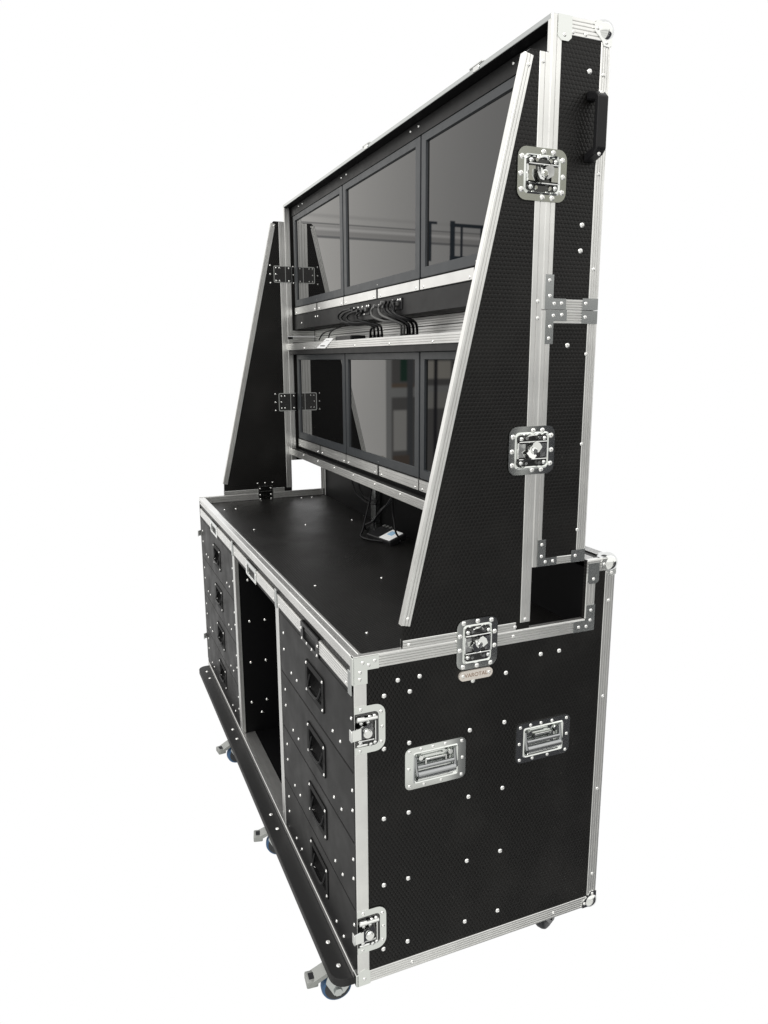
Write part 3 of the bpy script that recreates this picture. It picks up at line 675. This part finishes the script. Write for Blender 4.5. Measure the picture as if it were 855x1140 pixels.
# ================================================================== monitor cases
def side_board(r, z0, z1, x0, x1): return yz([(YF+.001, z0+.0002), (YB-.001, z0+.0002), (YB-.001, z1-.0002), (YF+.001, z1-.0002)], x0, x1, H_YZ, 'side_panel', r)
def monitor(r, x0, x1, z0, z1, y=.476):
    cx, cz = (x0+x1)/2, (z0+z1)/2; w, h = x1-x0, z1-z0; Mw = F_front(cx, cz, y)
    m_ = MB(); o = rrect(w, h, .003, 2); o2 = rrect(w-.003, h-.003, .0025, 2); i = rrect(w-.058, h-.050, .0015, 2, 0, .003); i2 = rrect(w-.062, h-.054, .001, 2, 0, .003)
    m_.loft([up3(o, -.028), up3(o, -.0015), up3(o2, 0), up3(i, 0), up3(i2, -.0070)], close_last=False, close_first=True)
    b = m_.obj('monitor', BEZ, r, Mw)
    m_ = MB(); m_.prism(up3(rrect(w-.0615, h-.0535, .001, 2, 0, .003), -.0090), (0, 0, 0), (0, 0, .0028)); m_.obj('screen', GLASS, b, Mw)
    MB().box(-.0022, .0022, -h/2+.009, -h/2+.0115, 0, .0004).obj('power_light', RIV, b, Mw)
def mcase(upper):
    z0, z1 = (ZM+.0006, ZTOP) if upper else (ZN+.003, ZM-.0006)
    r = root('monitor_case', (-L/2, .51, z0), 'upper black monitor case with three dark screens and a plastic side handle' if upper else 'lower black monitor case with three dark screens, directly above the worktop gap', 'monitor case', 'stacked monitor cases')
    n1 = side_board(r, z0, z1, -TH, 0); side_board(r, z0, z1, -L, -L+TH)
    ztr, zbr = (.0345, .0215) if upper else (.0275, .0185)
    for x, n in ((0, X), (-L, -X)):
        rail('edge_rail', (x, YF, z0), (x, YF, z1-.001), Y, n, .0235, ribs=1, parent=r)
        rail('edge_rail', (x, YB, z0), (x, YB, z1-.001), -Y, n, .0235, ribs=3, parent=r)
        rail('edge_rail', (x, YF+.024, z1), (x, YB-.024, z1), -Z, n, ztr, ribs=4, parent=r)
        rail('edge_rail', (x, YF+.024, z0), (x, YB-.024, z0), Z, n, zbr, ribs=3, parent=r)
    # inner far face rails, front edges
    rail('edge_rail', (XI, YF, z0+.001), (XI, YF, z1-.012), Y, X, .0235, ribs=1, parent=r)
    if upper: rail('edge_rail', (XI, YF+.024, z0), (XI, .572, z0), Z, X, .026, ribs=2, parent=r)
    else: rail('edge_rail', (XI, YF+.024, z1), (XI, .572, z1), -Z, X, .027, ribs=2, parent=r)
    for a in ((-TH-.0015, .0018), (-L-.0018, -L+TH+.0015)): MB().box(a[0], a[1], YF-.0018, YF+.0002, z0+.0005, z1-.0005, .0005).obj('edge_rail', ALZ, r)
    for a in ((-TH-.0015, .0018), (-L-.0018, -L+TH+.0015)): MB().box(a[0], a[1], YB-.0002, YB+.0018, z0+.0005, z1-.0005, .0005).obj('edge_rail', ALZ, r)
    MB().box(-L+TH, -TH, YB-.010, YB-.001, (ZM+.0002 if upper else z0), (z1-.001 if upper else ZM)).obj('back_panel', H_XZ, r)
    MB().box(-L+TH+.001, -TH-.001, YB-.0125, YB-.0102, z0+.001, z1-.012).obj('inner_back', DARK, r)
    xs = [-L+TH+.004+k*(2*1.0-.004+.004)/3 for k in range(4)]
    xs = [-2.004, -1.3405, -.6755, -.0125]
    if upper:
        MB().box(-L+TH, -TH, YF+.002, YB-.0125, z1-.0105, z1-.001).obj('top_panel', DARK, r)
        MB().box(-L+.002, -.002, YF-.0020, YF+.0015, z1-.0095, z1+.0012, .0008).obj('edge_rail', ZINCD, r)
        MB().box(-L+.002, -.002, YF+.002, YB+.0015, z1-.0005, z1+.0015, .0006).obj('edge_rail', ZINCD, r)
        MB().box(-L+TH+.0005, -TH-.0005, .476, .484, 2.2015, z1-.011, .001).obj('header_board', BAND, r)
        for x in (-1.904, -1.847, -1.350, -1.296, -.745, -.690, -.193, -.14): rivet(r, F_front(x, 2.228, .476), True)
        zb, zt = 1.8095, 2.2000
        MB().box(-L+TH+.0005, -TH-.0005, .4765, .570, 1.7095, 1.7725, .0015).obj('beam', BAND, r)
        MB().box(-L+TH+.0005, -TH-.0005, .4800, .488, 1.7725, 1.8095).obj('recess_board', DARK, r)
        for x in (-1.905, -1.70, -1.67, -1.0, -.97, -.33): rivet(r, F_front(x, 1.752 if x > -1.9 else 1.735, .4765), True)
        zs0, zs1 = 1.775, 1.8055
        rail('inner_rail', (XI+.001, .5760, 1.7085), (-TH-.001, .5760, 1.7085), -Z, -Y, .0285, t=.002, ribs=3, parent=r)
        # butterfly hinge halves on the top edge
        for x in (-1.01, -.30):
            m_ = MB(); m_.box(x-.035, x+.035, YF-.002, YF+.030, z1+.0015, z1+.0030, .0007); m_.cyl((x-.030, YF-.002, z1+.0035), (x+.030, YF-.002, z1+.0035), .0030, n=10)
            m_.box(x-.014, x+.014, YF-.0045, YF-.002, z1-.010, z1+.002, .001); m_.obj('catch_plate', CHR, r, smooth=40)
        # plastic grab handle
        Mw = F_side(.553, 2.0500); m_ = MB(); hw = .0125
        o = [(-hw, .064, 0), (-hw+.002, .064, .012)]
        prof_ = [(.068, 0), (.069, .005), (.060, .032), (.050, .042), (-.050, .042), (-.060, .032), (-.069, .005), (-.068, 0), (-.050, 0), (-.051, .006), (-.044, .028), (.044, .028), (.051, .006), (.050, 0)]
        Mw = F_side(.5470, 2.0500)
        m_.prism([(-hw, b_, c) for b_, c in prof_], (-hw, 0, 0), (hw, 0, 0)); g = m_.obj('grab_handle', PLAS, r, Mw)
        md = g.modifiers.new('bevel', 'BEVEL'); md.width = .003; md.segments = 2; md.limit_method = 'ANGLE'
        for b_ in (.058, -.058): rivet(g, Mw @ T(0, b_, .0335) if False else Mw @ T(-.0, b_, .0345), True)
        ballcorner(r, (0, YB, z1), 1, 1, 1); ballcorner(r, (-L, YB, z1), -1, 1, 1)
        bracket([(0, 0), (.034, 0), (.034, -.040), (.026, -.047), (.010, -.047), (0, -.040)], r, F_side(YF+.012, z1), ((.017, -.036),), ZINC)
        for y in (.493, .525): rivet(r, F_side(y, z1-.028, .0018), True)
        for z in (2.154, 1.961, 1.766): rivet(r, F_side(.574, z, .0018), True)
        for y, z in ((.540, 2.157), (.539, 1.856), (.538, 1.803)): rivet(r, F_side(y, z))
        bracket([(0, 0), (.055, 0), (.055, .023), (.021, .023), (.021, .072), (0, .072)], r, F_side(YF+.006, z0), ((.010, .060), (.012, .028), (.024, .012), (.043, .013)))
        bracket([(-.042, 0), (0, 0), (0, .025), (-.042, .025)], r, F_side(YB+.001, z0), ((-.033, .014),))
    else:
        MB().box(-L+TH, -TH, YF+.002, YB-.0125, 1.628, 1.636).obj('shelf_panel', DARK, r)
        rail('front_rail', (-L+TH, YF, 1.6445), (-TH, YF, 1.6445), -Z, -Y, .028, t=.0016, ribs=3, parent=r)
        rail('inner_rail', (XI+.001, .5760, ZM-.0005), (-TH-.001, .5760, ZM-.0005), -Z, -Y, .034, t=.002, ribs=3, parent=r)
        MB().box(-L+TH, -TH, YF, YF+.010, 1.6365, 1.6445).obj('front_rail', ALX, r)
        MB().box(-L+TH+.0005, -TH-.0005, YF+.003, .488, 1.5965, 1.6160).obj('header_board', BAND, r)
        MB().box(-L+TH+.0005, -TH-.0005, .570, YB-.0130, 1.1005, 1.60).obj('inner_back', DARK, r)
        zb, zt = 1.2100, 1.5960
        MB().box(-L+TH+.0005, -TH-.0005, .4800, .488, 1.150, 1.2100).obj('recess_board', DARK, r)
        zs0, zs1 = 1.1700, 1.2055
        MB().box(-L+TH+.0005, -TH-.0005, YF+.003, .479, 1.1520, 1.1580).obj('bottom_board', DARK, r)
        rail('front_rail', (-L+TH, YF, 1.1585), (-TH, YF, 1.1585), -Z, -Y, .030, t=.0016, ribs=3, parent=r)
        MB().box(-L+TH, -TH, YF, YF+.012, 1.1290, 1.1340).obj('front_rail', ALX, r)
        for k in range(9): rivet(r, F_front(-1.82+k*.215, 1.149, YF-.0016), True)
        for k in range(6): rivet(r, F_front(-1.76+k*.31, 1.623, YF-.0016), True)
        for z in (1.584, 1.382, 1.180): rivet(r, F_side(.565, z, .0018), True)
        rivet(r, F_side(.515, 1.603))
        bracket([(0, 0), (.055, 0), (.055, -.023), (.021, -.023), (.021, -.072), (0, -.072)], r, F_side(YF+.009, z1), ((.010, -.060), (.012, -.035), (.020, -.012), (.042, -.010)))
        bracket([(-.042, 0), (0, 0), (0, -.028), (-.042, -.028)], r, F_side(YB+.001, z1), ((-.033, -.014),))
        bracket([(0, 0), (.054, 0), (.054, .019), (.022, .019), (.022, .064), (0, .064)], r, F_side(YF+.012, z0), ((.011, .052), (.011, .024), (.022, .010), (.043, .010)))
        bracket([(-.040, 0), (0, 0), (0, .030), (-.040, .030)], r, F_side(YB+.001, z0), ((-.028, .016),))
        rivet(r, F_side(.4330, 1.660, .0018), True)
    for k in range(3):
        monitor(r, xs[k]+.0045, xs[k+1]-.0045, zb, zt)
        xm = (xs[k]+xs[k+1])/2
        for a, b_ in ((xs[k]+.004, xm-.008), (xm+.008, xs[k+1]-.004)):
            rail('monitor_bracket', (a, .479, zs1), (b_, .479, zs1), -Z, -Y, zs1-zs0, t=.0045, ribs=0 if upper else 2, parent=r)
            for e in (a+.022, b_-.022): rivet(r, F_front(e, zs0+.008, .4745), True)
    return r
up_c = mcase(True); lo_c = mcase(False)
# the two bridging latches sit on the cases' front rails
for r, yc, zc, rot in ((up_c, .4305, 1.9475, .25), (lo_c, .4295, 1.3745, .9)):
    Mw = F_side(yc, zc); P = latch(r, Mw, .120, .103 if r is up_c else .108, rot=rot); latch_rivets(P, Mw, .120, .103, False)

# connector panels on the beam, with cables looping to the shelf
for x0, x1, zc in ((-1.235, -1.075, 1.742), (-.97, -.80, 1.744)):
    cx = (x0+x1)/2; Mw = F_front(cx, zc, .4765)
    m_ = MB(); m_.box(-(x1-x0)/2, (x1-x0)/2, -.016, .020, 0, .0035, .001); p = m_.obj('connector_panel', PLAS, up_c, Mw)
    m_ = MB()
    for k in range(5): m_.box(-.062+k*.028, -.044+k*.028, -.004, .008, .0035, .012, .001)
    m_.obj('socket', simple('socket_grey', (.09, .09, .09), .35, .5) if 'socket_grey' not in bpy.data.materials else bpy.data.materials['socket_grey'], p, Mw)
    for a in (-.072, -.03, .012, .054, .072): rivet(p, Mw @ T(a, .014, .0035), True)
    for a in (-.05, .03): rivet(p, Mw @ T(a, -.012, .0035), True)
CB = {
'u1': [(-1.236, 0.462, 1.754), (-1.324, 0.465, 1.753), (-1.375, 0.465, 1.74), (-1.365, 0.465, 1.719), (-1.268, 0.480, 1.700), (-1.15, 0.498, 1.697), (-1.117, 0.505, 1.683), (-1.127, 0.513, 1.656), (-1.145, 0.52, 1.637)],
'u2': [(-1.202, 0.46, 1.749), (-1.292, 0.463, 1.745), (-1.337, 0.463, 1.728), (-1.302, 0.466, 1.71), (-1.184, 0.486, 1.700), (-1.093, 0.503, 1.689), (-1.089, 0.511, 1.673), (-1.111, 0.52, 1.637)],
'u3': [(-1.151, 0.458, 1.743), (-1.24, 0.462, 1.739), (-1.274, 0.462, 1.725), (-1.241, 0.466, 1.707), (-1.138, 0.485, 1.701), (-1.059, 0.502, 1.69), (-1.056, 0.511, 1.672), (-1.078, 0.52, 1.636)],
'u4': [(-1.12, 0.463, 1.741), (-1.176, 0.465, 1.732), (-1.17, 0.467, 1.713), (-1.111, 0.485, 1.700), (-1.088, 0.508, 1.691), (-1.176, 0.519, 1.679), (-1.205, 0.53, 1.639)],
'u5': [(-0.995, 0.46, 1.749), (-1.033, 0.463, 1.736), (-1.014, 0.464, 1.715), (-0.956, 0.480, 1.699), (-0.901, 0.494, 1.696), (-0.876, 0.503, 1.683), (-0.888, 0.511, 1.655), (-0.907, 0.52, 1.632)],
'u6': [(-0.937, 0.462, 1.756), (-0.968, 0.464, 1.741), (-0.945, 0.465, 1.717), (-0.879, 0.484, 1.697), (-0.85, 0.501, 1.682), (-0.865, 0.51, 1.654), (-0.886, 0.52, 1.632)],
'u7': [(-0.897, 0.458, 1.756), (-0.914, 0.461, 1.738), (-0.887, 0.464, 1.717), (-0.824, 0.484, 1.697), (-0.806, 0.499, 1.68), (-0.821, 0.51, 1.653), (-0.843, 0.52, 1.631)],
'u8': [(-0.877, 0.462, 1.755), (-0.887, 0.462, 1.734), (-0.846, 0.464, 1.712), (-0.807, 0.495, 1.696), (-0.809, 0.516, 1.677), (-0.837, 0.53, 1.631)],
'u9': [(-0.85, 0.463, 1.753), (-0.85, 0.463, 1.729), (-0.807, 0.466, 1.707), (-0.787, 0.505, 1.693), (-0.799, 0.525, 1.674), (-0.831, 0.54, 1.63)],
'u10': [(-0.838, 0.462, 1.747), (-0.835, 0.463, 1.722), (-0.853, 0.480, 1.701), (-0.87, 0.522, 1.683), (-0.908, 0.54, 1.632)],
'v1': [(-1.391, 0.5, 1.704), (-1.514, 0.487, 1.691), (-1.589, 0.473, 1.679), (-1.609, 0.46, 1.652)],
'v2': [(-1.43, 0.49, 1.700), (-1.479, 0.49, 1.694), (-1.517, 0.48, 1.681), (-1.523, 0.47, 1.652)],
'd1': [(-1.282, .56, 1.087), (-1.25, .54, 1.04), (-1.2, .50, .975), (-1.15, .468, .94), (-1.118, .449, .928), (-1.06, .452, .928), (-1.0, .49, .930), (-.98, .51, .938)],
'd2': [(-0.932, 0.5, 1.11), (-0.996, 0.5, 1.061), (-1.073, 0.5, 1.013), (-1.109, 0.5, 0.979), (-1.109, 0.5, 0.948), (-1.06, 0.5, 0.934), (-1.02, 0.515, 0.938)],
'd3': [(-0.95, 0.51, 1.11), (-0.971, 0.51, 1.081), (-1.053, 0.502, 1.034), (-1.105, 0.495, 0.984), (-1.169, 0.487, 0.955), (-1.20, 0.50, 0.932), (-1.24, .53, .928)],
'd4': [(-0.916, 0.49, 1.11), (-0.922, 0.493, 1.053), (-0.913, 0.495, 1.016), (-0.903, 0.497, 0.982), (-0.905, 0.52, 0.952), (-.94, .53, .940)],
'd5': [(-1.363, 0.53, 1.11), (-1.36, 0.54, 1.058), (-1.336, 0.55, 1.032), (-1.284, 0.56, 1.026), (-1.252, 0.57, 1.027)],
'd6': [(-1.447, 0.53, 1.11), (-1.422, 0.54, 1.044), (-1.377, 0.55, 1.021), (-1.323, 0.56, 1.008), (-1.261, 0.57, 1.014)]}
lab = {'u1': 'outermost black cable of the left bundle looping under the upper screens', 'u2': 'second black cable of the left bundle under the upper screens', 'u3': 'third black cable of the left bundle under the upper screens', 'u4': 'innermost short black cable of the left bundle, dropping first to the shelf',
 'u5': 'pale grey cable looping lowest from the middle connector panel', 'u6': 'pale grey cable beside the lowest loop at the middle connector panel', 'u7': 'black cable crossing diagonally from the middle connector panel', 'u8': 'black cable second from the right under the middle connector panel', 'u9': 'rightmost black cable under the middle connector panel', 'u10': 'black cable dropping steeply behind the grey loops under the middle connector panel',
 'v1': 'long thin black lead above the white tag, furthest left on the shelf', 'v2': 'short thin black lead just above the white tag', 'd1': 'black cable making the widest loop on the worktop', 'd2': 'black cable ending at the white-labelled power supply', 'd3': 'black cable running down left behind the wide loop', 'd4': 'black cable hanging straight down over the labelled power supply', 'd5': 'thin black cable sagging to the vertical post under the lower screens, higher one', 'd6': 'thin black cable sagging to the vertical post under the lower screens, lower one'}
for k, p in CB.items():
    g = 'cables under the upper screens' if k[0] in 'uv' else 'cables hanging over the worktop'
    m_ = MB(); m_.tube(spline(p), .0042 if k[0] == 'u' else (.0028 if k[0] == 'v' else .0036), 8)
    if k[0] == 'u': m_.cyl(Vector(p[0])+Vector((0, .012, 0)), Vector(p[0])+Vector((0, -.004, 0)), .006, n=10); m_.cyl(Vector(p[-1])+Vector((0, 0, .003)), Vector(p[-1])+Vector((0, 0, .024)), .0062, n=10)
    o = m_.obj('cable', CABG if k in ('u5', 'u6') else CABL, smooth=60); o['label'] = lab[k]; o['category'] = 'cable'; o['group'] = g
# adapters and tag
m_ = MB(); m_.box(-.085, .085, -.030, .030, 0, .024, .004, 2)
r = root('power_strip', (-1.30, .475, 1.6365), 'slim black box lying on the shelf behind the white tag', 'adapter')
m_.obj('body', PLAS, r, T(-1.29, .480, 1.6365))
tag = root('paper_tag', (-1.47, .43, 1.64), 'small white paper tag hanging over the silver rail under the upper screens', 'tag')
e = [(-1.470, .446, 1.6565), (-1.375, .444, 1.6545), (-1.465, .4385, 1.617), (-1.575, .4385, 1.620)]
m_ = MB(); m_.prism(e, (0, 0, 0), (0, -.0006, 0)); m_.obj('sheet', PAPER, tag)
def on_tag(u, v): 
    a, b_, c, d = [Vector(q) for q in (e[0], e[1], e[2], e[3])]
    return (a*(1-u)+b_*u)*(1-v)+(d*(1-u)+c*u)*v+Vector((0, -.0009, 0))
m_ = MB()
for u0, u1, v0, v1 in ((.25, .7, .2, .24), (.2, .75, .70, .82)):
    m_.prism([on_tag(u0, v0), on_tag(u1, v0), on_tag(u1, v1), on_tag(u0, v1)], (0, 0, 0), (0, -.0002, 0))
m_.obj('printed_lines', PRNT, tag)
ps = root('power_supply', (-1.03, .53, WT), 'black power supply with a white and blue label, lying on the worktop among cables', 'power supply')
Mp = Matrix.Translation((-1.035, .520, WT+.006)) @ Matrix.Rotation(math.radians(10), 4, 'Z') @ Matrix.Rotation(math.radians(18), 4, 'X')
MB().box(-.080, .080, -.036, .036, 0, .022, .004, 2).obj('body', PLAS, ps, Mp)
MB().box(.000, .068, -.031, .033, .0221, .0226).obj('label_sheet', PAPER, ps, Mp)
MB().box(.010, .042, -.002, .024, .0227, .0230).obj('blue_print', PAPB, ps, Mp)
m_ = MB()
for k in range(3): m_.box(-.10+k*.022, -.088+k*.022, .048, .060, 0, .012, .001)
m_.obj('plug', CABG, ps, Mp)
